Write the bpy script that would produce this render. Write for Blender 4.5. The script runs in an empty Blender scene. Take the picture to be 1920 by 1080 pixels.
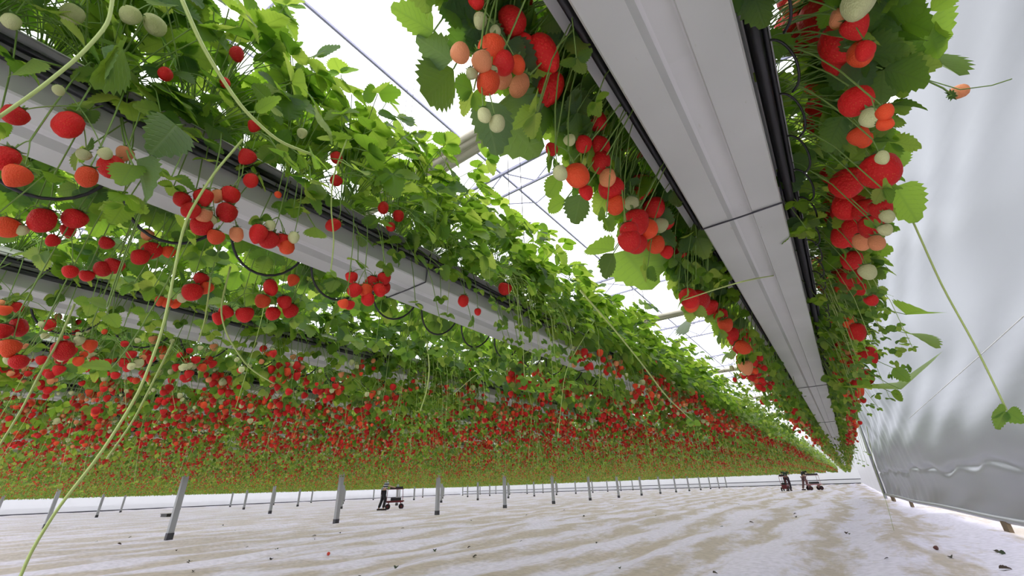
import bpy, math, random
import numpy as np
from mathutils import Vector, Matrix, Euler

# ------------------------------------------------------------------ camera, sky, exposure
sc = bpy.context.scene
COL = sc.collection
F, CX, CY = 790.0, 960.0, 540.0            # focal length and centre in pixels of the 1920x1080 frame
CAM = Vector((0, 0, 0.85))
def _axes():
    dy = np.array([633., -353., F]); dy /= np.linalg.norm(dy)     # the rows run along world +Y
    s = .035; vy = -F*F/(353+633*s)
    dz = np.array([s*vy, -vy, F]); dz /= np.linalg.norm(dz)
    dx = np.cross(dy, dz)
    if dx[0] < 0: dx = -dx
    return np.stack([dx, dy, dz])
MW = _axes()
cam_data = bpy.data.cameras.new('camera'); cam_data.sensor_width = 36; cam_data.lens = F/1920*36
cam_data.clip_start = .02; cam_data.clip_end = 400
cam = bpy.data.objects.new('camera', cam_data); COL.objects.link(cam)
cam.matrix_world = Matrix([[MW[0][0], MW[0][1], -MW[0][2], CAM.x], [MW[1][0], MW[1][1], -MW[1][2], CAM.y],
                           [MW[2][0], MW[2][1], -MW[2][2], CAM.z], [0, 0, 0, 1]])
sc.camera = cam
world = bpy.data.worlds.new('overcast sky'); sc.world = world; world.use_nodes = True
wn = world.node_tree.nodes; wl = world.node_tree.links
bg = wn['Background']; bg.inputs[0].default_value = (.96, .97, 1.0, 1); bg.inputs[1].default_value = 2.6
sc.view_settings.view_transform = 'Standard'; sc.view_settings.look = 'None'
sc.view_settings.gamma = 1; sc.view_settings.use_curve_mapping = False
sc.view_settings.exposure = 0.0
sc.cycles.use_denoising = True
sc.cycles.max_bounces = 10; sc.cycles.diffuse_bounces = 6; sc.cycles.transmission_bounces = 6; sc.cycles.transparent_max_bounces = 12
sc.cycles.use_adaptive_sampling = False

def ray(px, py):
    return MW @ np.array([px-CX, -(py-CY), F])
def atX(px, py, X):                         # world point of a line of sight on the upright plane x = X
    r = ray(px, py); return np.array(CAM) + r*(X/r[0])
def atZ(px, py, Z):
    r = ray(px, py); return np.array(CAM) + r*((Z-CAM.z)/r[2])
def depth(p):
    return float((MW.T @ (np.array(p)-np.array(CAM)))[2])

# ------------------------------------------------------------------ numbers of the place
ROW0, PITCH, NROWS = -.05, 1.21, 52         # first gutter centre, row spacing
GZ = 1.60                                   # gutter underside height
BAGZ = GZ+.155                              # top of the grow bag, where the crowns sit
Y0, Y1 = -1.6, 70.0
def rowx(r): return ROW0 - PITCH*r
rng = np.random.default_rng(7); random.seed(7)

# ------------------------------------------------------------------ materials
def new_mat(name):
    m = bpy.data.materials.new(name); m.use_nodes = True
    nt = m.node_tree; nt.nodes.clear()
    out = nt.nodes.new('ShaderNodeOutputMaterial')
    return m, nt, out
def N(nt, typ, **kw):
    n = nt.nodes.new(typ)
    for k, v in kw.items():
        if k.startswith('i_'):
            key = k[2:]; key = int(key) if key.isdigit() else key
            n.inputs[key].default_value = v
        else: setattr(n, k, v)
    return n
def simple(name, col, rough=.5, metal=0, spec=.5):
    m, nt, out = new_mat(name)
    p = N(nt, 'ShaderNodeBsdfPrincipled'); p.inputs['Base Color'].default_value = (*col, 1)
    p.inputs['Roughness'].default_value = rough; p.inputs['Metallic'].default_value = metal
    p.inputs['Specular IOR Level'].default_value = spec
    nt.links.new(p.outputs[0], out.inputs[0]); m.diffuse_color = (*col, 1)
    return m
def ramp(nt, stops, interp='LINEAR'):
    r = N(nt, 'ShaderNodeValToRGB'); r.color_ramp.interpolation = interp
    e = r.color_ramp.elements
    while len(e) < len(stops): e.new(.5)
    for i, (p, c) in enumerate(stops): e[i].position = p; e[i].color = (*c, 1)
    return r

def leaf_material(name, veins, tint=(1, 1, 1), trans=.56):
    m, nt, out = new_mat(name); L = nt.links.new
    geo = N(nt, 'ShaderNodeNewGeometry')
    rmp = ramp(nt, [(0, (.022*tint[0], .075*tint[1], .014*tint[2])), (.5, (.04*tint[0], .115*tint[1], .02*tint[2])), (.9, (.075*tint[0], .17*tint[1], .028*tint[2])), (1, (.15*tint[0], .25*tint[1], .04*tint[2]))])
    tr = ramp(nt, [(0, (.16, .34, .02)), (.5, (.36, .60, .04)), (1, (.62, .78, .11))])
    L(geo.outputs['Random Per Island'], rmp.inputs[0]); L(geo.outputs['Random Per Island'], tr.inputs[0])
    under = N(nt, 'ShaderNodeMix', data_type='RGBA', blend_type='MIX'); under.inputs[7].default_value = (.10, .17, .08, 1)
    mul = N(nt, 'ShaderNodeMath', operation='MULTIPLY', i_1=.45); L(geo.outputs['Backfacing'], mul.inputs[0])
    L(mul.outputs[0], under.inputs[0]); L(rmp.outputs[0], under.inputs[6])
    col, tcol = under.outputs[2], tr.outputs[0]
    bump = None
    if veins:
        uv = N(nt, 'ShaderNodeUVMap'); sep = N(nt, 'ShaderNodeSeparateXYZ'); L(uv.outputs[0], sep.inputs[0])
        a = N(nt, 'ShaderNodeMath', operation='SUBTRACT', i_1=.5); L(sep.outputs[0], a.inputs[0])
        ab = N(nt, 'ShaderNodeMath', operation='ABSOLUTE'); L(a.outputs[0], ab.inputs[0])
        k = N(nt, 'ShaderNodeMath', operation='MULTIPLY', i_1=-.75); L(ab.outputs[0], k.inputs[0])
        s = N(nt, 'ShaderNodeMath', operation='ADD'); L(sep.outputs[1], s.inputs[0]); L(k.outputs[0], s.inputs[1])
        f = N(nt, 'ShaderNodeMath', operation='MULTIPLY', i_1=8.0); L(s.outputs[0], f.inputs[0])
        fr = N(nt, 'ShaderNodeMath', operation='PINGPONG', i_1=.5); L(f.outputs[0], fr.inputs[0])
        v1 = N(nt, 'ShaderNodeMapRange', i_1=0.0, i_2=.13, i_3=1.0, i_4=0.0); L(fr.outputs[0], v1.inputs[0])
        v2 = N(nt, 'ShaderNodeMapRange', i_1=.01, i_2=.045, i_3=1.0, i_4=0.0); L(ab.outputs[0], v2.inputs[0])
        mx = N(nt, 'ShaderNodeMath', operation='MAXIMUM'); L(v1.outputs[0], mx.inputs[0]); L(v2.outputs[0], mx.inputs[1])
        ms = N(nt, 'ShaderNodeMath', operation='MULTIPLY', i_1=.42); L(mx.outputs[0], ms.inputs[0])
        c2 = N(nt, 'ShaderNodeMix', data_type='RGBA'); c2.inputs[7].default_value = (.16, .24, .08, 1)
        L(ms.outputs[0], c2.inputs[0]); L(col, c2.inputs[6]); col = c2.outputs[2]
        t2 = N(nt, 'ShaderNodeMix', data_type='RGBA', blend_type='MULTIPLY'); t2.inputs[7].default_value = (.55, .62, .45, 1)
        L(ms.outputs[0], t2.inputs[0]); L(tcol, t2.inputs[6]); tcol = t2.outputs[2]
        bump = N(nt, 'ShaderNodeBump'); bump.inputs['Strength'].default_value = .35; bump.inputs['Distance'].default_value = .003
        bump.invert = True; L(mx.outputs[0], bump.inputs['Height'])
    p = N(nt, 'ShaderNodeBsdfPrincipled'); p.inputs['Roughness'].default_value = .48; p.inputs['Specular IOR Level'].default_value = .4
    L(col, p.inputs['Base Color'])
    t = N(nt, 'ShaderNodeBsdfTranslucent'); L(tcol, t.inputs[0])
    if bump: L(bump.outputs[0], p.inputs['Normal'])
    mix = N(nt, 'ShaderNodeMixShader', i_0=trans); L(p.outputs[0], mix.inputs[1]); L(t.outputs[0], mix.inputs[2])
    L(mix.outputs[0], out.inputs[0])
    m.diffuse_color = (.1, .3, .05, 1)
    return m

def berry_material(name, body, cap, seed=(.75, .55, .12), seeds=True):
    m, nt, out = new_mat(name); L = nt.links.new
    tc = N(nt, 'ShaderNodeTexCoord'); sep = N(nt, 'ShaderNodeSeparateXYZ'); L(tc.outputs['Object'], sep.inputs[0])
    mr = N(nt, 'ShaderNodeMapRange', i_1=-.45, i_2=.02, i_3=0.0, i_4=1.0); L(sep.outputs[2], mr.inputs[0])
    r = ramp(nt, [(0, body), (.72, body), (1, cap)]); L(mr.outputs[0], r.inputs[0])
    col = r.outputs[0]
    oi = N(nt, 'ShaderNodeObjectInfo')
    hs = N(nt, 'ShaderNodeHueSaturation'); L(col, hs.inputs['Color'])
    vr = N(nt, 'ShaderNodeMapRange', i_3=.85, i_4=1.2); L(oi.outputs['Random'], vr.inputs[0]); L(vr.outputs[0], hs.inputs['Value']); col = hs.outputs[0]
    p = N(nt, 'ShaderNodeBsdfPrincipled'); p.inputs['Roughness'].default_value = .5; p.inputs['Specular IOR Level'].default_value = .22
    p.inputs['Subsurface Weight'].default_value = 0.0
    if seeds:
        mp = N(nt, 'ShaderNodeMapping'); mp.inputs['Scale'].default_value = (1, 1, .8); L(tc.outputs['Object'], mp.inputs[0])
        v = N(nt, 'ShaderNodeTexVoronoi', i_2=15.0); L(mp.outputs[0], v.inputs['Vector'])
        sm = N(nt, 'ShaderNodeMapRange', i_1=.14, i_2=.22, i_3=1.0, i_4=0.0); L(v.outputs['Distance'], sm.inputs[0])
        mx = N(nt, 'ShaderNodeMix', data_type='RGBA'); mx.inputs[7].default_value = (*seed, 1)
        k = N(nt, 'ShaderNodeMath', operation='MULTIPLY', i_1=.22); L(sm.outputs[0], k.inputs[0])
        L(k.outputs[0], mx.inputs[0]); L(col, mx.inputs[6]); col = mx.outputs[2]
        b = N(nt, 'ShaderNodeBump'); b.inputs['Strength'].default_value = .22; b.inputs['Distance'].default_value = .03
        L(v.outputs['Distance'], b.inputs['Height']); L(b.outputs[0], p.inputs['Normal'])
    L(col, p.inputs['Base Color'])
    t = N(nt, 'ShaderNodeBsdfTranslucent'); L(col, t.inputs[0])
    mix = N(nt, 'ShaderNodeMixShader', i_0=.12); L(p.outputs[0], mix.inputs[1]); L(t.outputs[0], mix.inputs[2])
    L(mix.outputs[0], out.inputs[0]); m.diffuse_color = (*body, 1)
    return m

M_LEAF = leaf_material('strawberry leaf', True)
M_LEAF_PALE = leaf_material('young pale leaf', True, tint=(2.0, 1.7, 2.0), trans=.6)
M_LEAF_SHADE = leaf_material('leaf with painted shade', True, tint=(.8, .8, .9), trans=.2)  # shade on the big single leaves, painted as a darker, less translucent leaf
M_LEAF_FAR = leaf_material('far leaf', False, tint=(2.3, 1.2, 1.0), trans=.4)
M_STEM = simple('green stem', (.20, .32, .07), .5)
M_RUN = simple('pale runner', (.42, .52, .16), .45)
M_CALYX = simple('calyx green', (.13, .25, .06), .6)
M_RED = berry_material('ripe red', (.62, .018, .016), (.66, .03, .02))
M_ORG = berry_material('orange red', (.78, .085, .025), (.82, .22, .07))
M_PINK = berry_material('blushing', (.78, .30, .13), (.72, .62, .36), (.55, .35, .12))
M_WHITE = berry_material('unripe white green', (.58, .60, .30), (.50, .58, .25), (.35, .30, .08))
BM = dict(R=M_RED, O=M_ORG, P=M_PINK, W=M_WHITE)
M_RED_F = berry_material('far red', (.62, .022, .018), (.62, .022, .018), seeds=False)
M_ORG_F = berry_material('far orange', (.78, .10, .03), (.78, .10, .03), seeds=False)
M_PALE_F = berry_material('far pale', (.66, .55, .27), (.66, .55, .27), seeds=False)
M_BLACK = simple('black plastic', (.012, .012, .014), .4)
M_WIRE = simple('dark wire', (.05, .05, .06), .5, .3)
M_STEEL = simple('galvanized steel', (.36, .37, .39), .45, .3)
M_TRUSS = simple('lilac grey steel', (.42, .42, .58), .5, .1)
M_DKRED = simple('dark red paint', (.16, .012, .02), .4)
M_TYRE = simple('dark rubber', (.02, .012, .014), .8)
M_BROWN = simple('brown wood', (.16, .115, .07), .8)

def gutter_material():
    m, nt, out = new_mat('white coated gutter'); L = nt.links.new
    tc = N(nt, 'ShaderNodeTexCoord')
    n1 = N(nt, 'ShaderNodeTexNoise', i_2=3.0); L(tc.outputs['Object'], n1.inputs['Vector'])
    r1 = ramp(nt, [(.3, (.46, .475, .435)), (.7, (.53, .545, .505))]); L(n1.outputs[0], r1.inputs[0])
    mp = N(nt, 'ShaderNodeMapping'); mp.inputs['Scale'].default_value = (60, 22, 60); L(tc.outputs['Object'], mp.inputs[0])
    n2 = N(nt, 'ShaderNodeTexNoise', i_2=1.0, i_3=3.0); L(mp.outputs[0], n2.inputs['Vector'])
    r2 = ramp(nt, [(.70, (1, 1, 1)), (.78, (.62, .56, .32))]); L(n2.outputs[0], r2.inputs[0])
    mx = N(nt, 'ShaderNodeMix', data_type='RGBA', blend_type='MULTIPLY', i_0=.6); L(r1.outputs[0], mx.inputs[6]); L(r2.outputs[0], mx.inputs[7])
    p = N(nt, 'ShaderNodeBsdfPrincipled'); p.inputs['Roughness'].default_value = .38; p.inputs['Metallic'].default_value = .0
    L(mx.outputs[2], p.inputs['Base Color']); L(p.outputs[0], out.inputs[0]); m.diffuse_color = (.6, .6, .6, 1)
    return m
M_GUT = gutter_material()
M_BAG = simple('white foil', (.62, .62, .60), .5)

def floor_material():
    m, nt, out = new_mat('white ground cloth'); L = nt.links.new
    tc = N(nt, 'ShaderNodeTexCoord'); sep = N(nt, 'ShaderNodeSeparateXYZ'); L(tc.outputs['Object'], sep.inputs[0])
    mpw = N(nt, 'ShaderNodeMapping'); mpw.inputs['Scale'].default_value = (.35, .16, 1); L(tc.outputs['Object'], mpw.inputs[0])
    nw = N(nt, 'ShaderNodeTexNoise', i_2=1.0, i_3=3.0); L(mpw.outputs[0], nw.inputs['Vector'])
    wob = N(nt, 'ShaderNodeMath', operation='MULTIPLY_ADD', i_1=2.6, i_2=-1.3); L(nw.outputs[0], wob.inputs[0])
    ad = N(nt, 'ShaderNodeMath', operation='ADD'); L(sep.outputs[0], ad.inputs[0]); L(wob.outputs[0], ad.inputs[1])
    fr = N(nt, 'ShaderNodeMath', operation='MULTIPLY', i_1=1/1.21); L(ad.outputs[0], fr.inputs[0])
    pp = N(nt, 'ShaderNodeMath', operation='PINGPONG', i_1=.5); L(fr.outputs[0], pp.inputs[0])      # 0 .. .5 across half a row
    mp = N(nt, 'ShaderNodeMapping'); mp.inputs['Scale'].default_value = (3.2, .9, 1); L(tc.outputs['Object'], mp.inputs[0])
    n2 = N(nt, 'ShaderNodeTexNoise', i_2=1.0, i_3=6.0); n2.inputs['Roughness'].default_value = .65; L(mp.outputs[0], n2.inputs['Vector'])
    sm = N(nt, 'ShaderNodeMath', operation='MULTIPLY_ADD', i_1=1.3, i_2=-.65); L(n2.outputs[0], sm.inputs[0])
    a2 = N(nt, 'ShaderNodeMath', operation='ADD'); L(pp.outputs[0], a2.inputs[0]); L(sm.outputs[0], a2.inputs[1])
    dr = ramp(nt, [(.18, (0, 0, 0)), (.46, (1, 1, 1))]); L(a2.outputs[0], dr.inputs[0])
    # dirt is strongest near the camera side aisles (x > -8), fading far to the left
    mr = N(nt, 'ShaderNodeMapRange', i_1=-30.0, i_2=-2.0, i_3=.45, i_4=1.0); L(sep.outputs[0], mr.inputs[0])
    k = N(nt, 'ShaderNodeMath', operation='MULTIPLY'); L(dr.outputs[0], k.inputs[0]); L(mr.outputs[0], k.inputs[1])
    c = N(nt, 'ShaderNodeMix', data_type='RGBA'); c.inputs[6].default_value = (.80, .76, .90, 1); c.inputs[7].default_value = (.55, .47, .40, 1)
    L(k.outputs[0], c.inputs[0])
    n3 = N(nt, 'ShaderNodeTexNoise', i_2=14.0, i_3=5.0); L(tc.outputs['Object'], n3.inputs['Vector'])
    r3 = ramp(nt, [(.3, (.74, .74, .74)), (.62, (1, 1, 1))]); L(n3.outputs[0], r3.inputs[0])
    mx = N(nt, 'ShaderNodeMix', data_type='RGBA', blend_type='MULTIPLY', i_0=.8); L(c.outputs[2], mx.inputs[6]); L(r3.outputs[0], mx.inputs[7])
    p = N(nt, 'ShaderNodeBsdfPrincipled'); p.inputs['Roughness'].default_value = .6; p.inputs['Specular IOR Level'].default_value = .3
    b = N(nt, 'ShaderNodeBump'); b.inputs['Strength'].default_value = .5; b.inputs['Distance'].default_value = .03
    L(n2.outputs[0], b.inputs['Height']); L(b.outputs[0], p.inputs['Normal'])
    L(mx.outputs[2], p.inputs['Base Color']); L(p.outputs[0], out.inputs[0]); return m
M_FLOOR = floor_material()

def film_material(name, dif, trl, gl, rough, clear):
    """thin plastic film: grey milk + gloss + some see-through"""
    m, nt, out = new_mat(name); L = nt.links.new
    tc = N(nt, 'ShaderNodeTexCoord')
    mp = N(nt, 'ShaderNodeMapping'); mp.inputs['Scale'].default_value = (.5, .35, .9); L(tc.outputs['Object'], mp.inputs[0])
    n = N(nt, 'ShaderNodeTexNoise', i_2=1.0, i_3=4.0); L(mp.outputs[0], n.inputs['Vector'])
    bmp = N(nt, 'ShaderNodeBump'); bmp.inputs['Strength'].default_value = .25; bmp.inputs['Distance'].default_value = .08; L(n.outputs[0], bmp.inputs['Height'])
    d = N(nt, 'ShaderNodeBsdfDiffuse'); d.inputs[0].default_value = (*dif, 1)
    t = N(nt, 'ShaderNodeBsdfTranslucent'); t.inputs[0].default_value = (*trl, 1)
    a = N(nt, 'ShaderNodeMixShader', i_0=.5); L(d.outputs[0], a.inputs[1]); L(t.outputs[0], a.inputs[2])
    tr = N(nt, 'ShaderNodeBsdfTransparent'); tr.inputs[0].default_value = (1, 1, 1, 1)
    c = N(nt, 'ShaderNodeMixShader', i_0=clear); L(a.outputs[0], c.inputs[1]); L(tr.outputs[0], c.inputs[2])
    g = N(nt, 'ShaderNodeBsdfGlossy'); g.inputs['Roughness'].default_value = rough; g.inputs[0].default_value = (.9, .92, .97, 1); L(bmp.outputs[0], g.inputs['Normal'])
    lw = N(nt, 'ShaderNodeLayerWeight', i_0=.35)
    k = N(nt, 'ShaderNodeMath', operation='MULTIPLY', i_1=gl); L(lw.outputs['Facing'], k.inputs[0])
    e = N(nt, 'ShaderNodeMixShader'); L(k.outputs[0], e.inputs[0]); L(c.outputs[0], e.inputs[1]); L(g.outputs[0], e.inputs[2])
    L(e.outputs[0], out.inputs[0]); return m
M_FILM = film_material('silvery curtain film', (.15, .155, .165), (.15, .155, .17), .50, .38, .01)
M_FARFILM = film_material('white side film', (.7, .7, .74), (.42, .42, .44), .1, .5, .05)
M_ROOF = film_material('roof glass', (.7, .7, .7), (.8, .8, .8), .05, .2, .86)
M_SCREEN = simple('beige folded screen', (.62, .57, .47), .8)

# ------------------------------------------------------------------ mesh builder
class MB:
    def __init__(s): s.v = []; s.q = []; s.t = []; s.qm = []; s.tm = []; s.uv = []; s.n = 0; s.mats = []
    def mi(s, mat):
        if mat not in s.mats: s.mats.append(mat)
        return s.mats.index(mat)
    def add(s, v, q=None, t=None, mat=None, uv=None):
        v = np.asarray(v, float).reshape(-1, 3); k = s.mi(mat)
        if q is not None and len(q): q = np.asarray(q, int)+s.n; s.q.append(q); s.qm.append(np.full(len(q), k))
        if t is not None and len(t): t = np.asarray(t, int)+s.n; s.t.append(t); s.tm.append(np.full(len(t), k))
        s.v.append(v); s.uv.append(np.zeros((len(v), 2)) if uv is None else np.asarray(uv, float)); s.n += len(v)
    def mesh(s, name, smooth=True, uv=False):
        V = np.concatenate(s.v); q = np.concatenate(s.q) if s.q else np.zeros((0, 4), int); t = np.concatenate(s.t) if s.t else np.zeros((0, 3), int)
        me = bpy.data.meshes.new(name); me.vertices.add(len(V)); me.vertices.foreach_set('co', V.ravel())
        loops = np.concatenate([q.ravel(), t.ravel()]); me.loops.add(len(loops)); me.loops.foreach_set('vertex_index', loops.astype(np.int32))
        nf = len(q)+len(t); me.polygons.add(nf)
        st = np.concatenate([np.arange(len(q))*4, len(q)*4+np.arange(len(t))*3]); me.polygons.foreach_set('loop_start', st.astype(np.int32))
        mi = np.concatenate((s.qm+s.tm) if (s.qm or s.tm) else [np.zeros(0, int)]); me.polygons.foreach_set('material_index', mi.astype(np.int32))
        me.polygons.foreach_set('use_smooth', np.full(nf, smooth))
        if uv:
            U = np.concatenate(s.uv); ul = me.uv_layers.new(name='UVMap'); ul.data.foreach_set('uv', U[loops].ravel())
        for m in s.mats: me.materials.append(m)
        me.update(calc_edges=True); return me
    # shapes
    def box(s, c, size, mat, rz=0):
        c = np.array(c, float); h = np.array(size)/2
        v = np.array([[x, y, z] for z in (-1, 1) for y in (-1, 1) for x in (-1, 1)])*h
        if rz: ca, sa = math.cos(rz), math.sin(rz); v = v@np.array([[ca, sa, 0], [-sa, ca, 0], [0, 0, 1]])
        s.add(v+c, [[0, 2, 3, 1], [4, 5, 7, 6], [0, 1, 5, 4], [2, 6, 7, 3], [0, 4, 6, 2], [1, 3, 7, 5]], mat=mat)
    def tube(s, pts, r, mat, seg=6, cap=True, taper=1.0):
        P = np.asarray(pts, float); n = len(P); T = np.gradient(P, axis=0); T /= np.linalg.norm(T, axis=1)[:, None]+1e-12
        up = np.array([0, 0, 1.]) if abs(T[0][2]) < .9 else np.array([1., 0, 0])
        a = np.linspace(0, 2*math.pi, seg, endpoint=False); V = []
        for i in range(n):
            x = np.cross(T[i], up); x /= np.linalg.norm(x)+1e-12; y = np.cross(x, T[i]); up = y
            rr = (r if np.isscalar(r) else r[i])*(1+(taper-1)*i/max(n-1, 1))
            V.append(P[i]+rr*(np.cos(a)[:, None]*x+np.sin(a)[:, None]*y))
        V = np.concatenate(V); q = []
        for i in range(n-1):
            for k in range(seg): q.append([i*seg+k, i*seg+(k+1) % seg, (i+1)*seg+(k+1) % seg, (i+1)*seg+k])
        t = []
        if cap:
            V = np.concatenate([V, P[:1], P[-1:]])
            for k in range(seg): t.append([n*seg, (k+1) % seg, k]); t.append([n*seg+1, (n-1)*seg+k, (n-1)*seg+(k+1) % seg])
        s.add(V, q, t, mat=mat)
    def extrudeY(s, prof, y0, y1, mat, closed=False, ny=1):
        P = np.asarray(prof, float); n = len(P); V = []
        for y in np.linspace(y0, y1, ny+1): V.append(np.column_stack([P[:, 0], np.full(n, y), P[:, 1]]))
        q = []
        for j in range(ny):
            for i in range(n if closed else n-1): q.append([j*n+i, j*n+(i+1) % n, (j+1)*n+(i+1) % n, (j+1)*n+i])
        s.add(np.concatenate(V), q, mat=mat)
    def lathe(s, prof, mat, c=(0, 0, 0), seg=14, axis='z'):
        P = np.asarray(prof, float); n = len(P); a = np.linspace(0, 2*math.pi, seg, endpoint=False); V = []
        for r, z in P: V.append(np.column_stack([r*np.cos(a), r*np.sin(a), np.full(seg, z)]))
        V = np.concatenate(V)
        if axis == 'x': V = V[:, [2, 0, 1]]
        if axis == 'y': V = V[:, [1, 2, 0]]
        q = [[i*seg+k, i*seg+(k+1) % seg, (i+1)*seg+(k+1) % seg, (i+1)*seg+k] for i in range(n-1) for k in range(seg)]
        s.add(V+np.array(c), q, mat=mat)

def obj(name, me, parent=None, loc=None):
    o = bpy.data.objects.new(name, me); COL.objects.link(o)
    if parent is not None: o.parent = parent
    if loc is not None: o.location = loc
    return o
def tag(o, label=None, cat=None, group=None, kind=None):
    if label: o['label'] = label
    if cat: o['category'] = cat
    if group: o['group'] = group
    if kind: o['kind'] = kind
    return o
def empty(name, loc=(0, 0, 0), rz=0):
    o = bpy.data.objects.new(name, None); COL.objects.link(o); o.location = loc; o.rotation_euler.z = rz; o.empty_display_size = .05
    return o
ORD = ['', 'first', 'second', 'third', 'fourth', 'fifth', 'sixth', 'seventh', 'eighth', 'ninth', 'tenth', 'eleventh', 'twelfth', 'thirteenth', 'fourteenth',
       'fifteenth', 'sixteenth', 'seventeenth', 'eighteenth', 'nineteenth']
TENS = {2: 'twent', 3: 'thirt', 4: 'fort', 5: 'fift', 6: 'sixt', 7: 'sevent', 8: 'eight'}
def ordinal(n):
    if n < 20: return ORD[n]
    t = TENS[n//10]
    return t+'ieth' if n % 10 == 0 else t+'y-'+ORD[n % 10]

# ------------------------------------------------------------------ structure: floor, walls, roof
def fbm(x, y):
    return .035*np.sin(x*2*math.pi/1.21+.6*np.sin(y*.35))+.02*np.sin(x*1.9+y*.8)+.014*np.sin(y*1.7-x*2.3)+.01*np.sin(y*3.1+x*5.3)
def build_floor():
    xs = np.concatenate([np.linspace(-66, -22, 90), np.linspace(-21.8, 6, 190)]); ys = np.concatenate([np.linspace(-6, 24, 100), np.linspace(25, 72, 40)])
    X, Y = np.meshgrid(xs, ys); Z = fbm(X, Y)*.9-.02
    V = np.column_stack([X.ravel(), Y.ravel(), Z.ravel()]); nx = len(xs); ny = len(ys)
    i, j = np.meshgrid(np.arange(nx-1), np.arange(ny-1)); a = (j*nx+i).ravel()
    m = MB(); m.add(V, np.column_stack([a, a+1, a+nx+1, a+nx]), mat=M_FLOOR)
    tag(obj('floor', m.mesh('floor')), kind='structure')
build_floor()
g = MB(); g.box((0, 30, -.35), (500, 500, .1), simple('outside ground', (.16, .19, .12), .9)); tag(obj('ground', g.mesh('ground', False)), kind='structure')

def wall(name, x0, y0, x1, y1, z0, z1, mat, amp=.03, freq=3.0, n=160):
    m = MB(); t = np.linspace(0, 1, n); L = math.hypot(x1-x0, y1-y0); nx, ny = -(y1-y0)/L, (x1-x0)/L
    zs = np.linspace(z0, z1, 12); V = []
    for z in zs:
        d = amp*np.sin(t*L*freq+.3*z)+amp*.6*np.sin(t*L*freq*2.3+1.1+z*.15)
        V.append(np.column_stack([x0+(x1-x0)*t+nx*d, y0+(y1-y0)*t+ny*d, np.full(n, z)]))
    i, j = np.meshgrid(np.arange(n-1), np.arange(len(zs)-1)); a = (j*n+i).ravel()
    m.add(np.concatenate(V), np.column_stack([a, a+1, a+n+1, a+n]), mat=mat)
    return tag(obj(name, m.mesh(name)), kind='structure')
wall('wall_far', -64.5, 71, 1.1, 71, 0.02, 5.3, M_FARFILM, .04, 2.0, 400)
wall('wall_left', -64.5, -4, -64.5, 71, 0.02, 5.3, M_FARFILM, .04, 2.0, 400)
wall('wall_right', 1.12, 24.05, 1.1, 71, .02, 5.3, M_FARFILM, .03, 3.0, 300)
# heating rail and base profile on the far walls
b = MB(); b.tube([(-64.2, 70.6, .52), (1, 70.6, .52)], .05, M_WIRE); b.box((-31.6, 70.8, .05), (65, .12, .10), M_WIRE)
tag(obj('baseboard_far', b.mesh('rail')), kind='structure')
b = MB(); b.box((-64.2, 33, .05), (.14, 74, .12), M_WIRE)
tag(obj('baseboard_left', b.mesh('rail2')), kind='structure')

# near curtain on the right, flaring out towards the camera, over a pipe held on wooden stakes
CP = [(0.98, 24.2), (1.30, 17.5), (1.83, 10.4), (2.35, 4.5), (2.75, 0), (3.1, -6)]
def cpath(t):
    y = np.array([p[1] for p in CP][::-1]); x = np.array([p[0] for p in CP][::-1]); return np.interp(t, y, x)
def build_curtain():
    ys = np.concatenate([np.linspace(-6, 12, 110), np.linspace(12.1, 24.2, 160)]); zs = np.concatenate([np.linspace(.16, 1.6, 42), np.linspace(1.7, 5.3, 30)])
    Y, Z = np.meshgrid(ys, zs); X = cpath(Y)
    X = X-.10*np.clip(Z-2.6, 0, 9)
    fold = np.clip((Y-14)/8, 0, 1)
    fold = fold*np.clip((24.2-Y)/1.5, 0, 1)
    X = X+.035*fold*np.sin(Y*5.2)+.025*fold*np.sin(Y*11+1)+.05*np.sin(Y*.55+Z*.5)*np.clip(Z-.2, 0, 1)
    s = Z-(.95+.05*np.sin(Y*1.3)+.04*np.sin(Y*3.1+1))           # the sheet's welded crease about a metre up, slack below it
    X = X+.05*np.exp(-(s/.06)**2)*(1+.5*np.sin(Y*4))+.05*np.exp(-((Z-.55)/.35)**2)
    X = X+.012*np.sin(Y*2.3+Z*6+1.5*np.sin(Z*3))+.012*np.sin(Y*1.1-Z*4.1)
    n = len(ys); i, j = np.meshgrid(np.arange(n-1), np.arange(len(zs)-1)); a = (j*n+i).ravel()
    m = MB(); m.add(np.column_stack([X.ravel(), Y.ravel(), Z.ravel()]), np.column_stack([a, a+1, a+n+1, a+n]), mat=M_FILM)
    tag(obj('wall_curtain', m.mesh('wall_curtain')), kind='structure')
build_curtain()
p = MB(); ys = np.linspace(24, -6, 60); p.tube([(cpath(y)-.03, y, .16+.008*math.sin(y)) for y in ys], .045, M_STEEL, 10)
tag(obj('curtain_pipe', p.mesh('curtain_pipe')), 'long grey pipe weighting the bottom edge of the plastic curtain', 'pipe')
for k, (px, py) in enumerate([(1807, 988), (1727, 946), (1690, 936)]):
    q = atZ(px, py, .05)
    y = float(q[1]); x = float(cpath(y))-.05
    st = MB(); st.box((0, 0, .06), (.05, .22 if k < 2 else .5, .15), M_BROWN, rz=.1)
    o = tag(obj('wooden_stake', st.mesh('wooden_stake', False), loc=(x, y, 0)),
            ['brown wooden stake under the curtain pipe, nearest the camera', 'brown wooden stake under the curtain pipe, middle of three', 'low brown wooden block under the curtain pipe beside the steel pole'][k], 'stake')
# pole at the end of the near curtain
q = MB(); q.tube([(0, 0, 0), (0, 0, 5.2)], .055, M_STEEL, 10)
o = tag(obj('curtain_pole', q.mesh('curtain_pole'), loc=(.93, 24.0, 0)), 'grey steel pole standing at the far end of the silvery curtain', 'pole')
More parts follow.
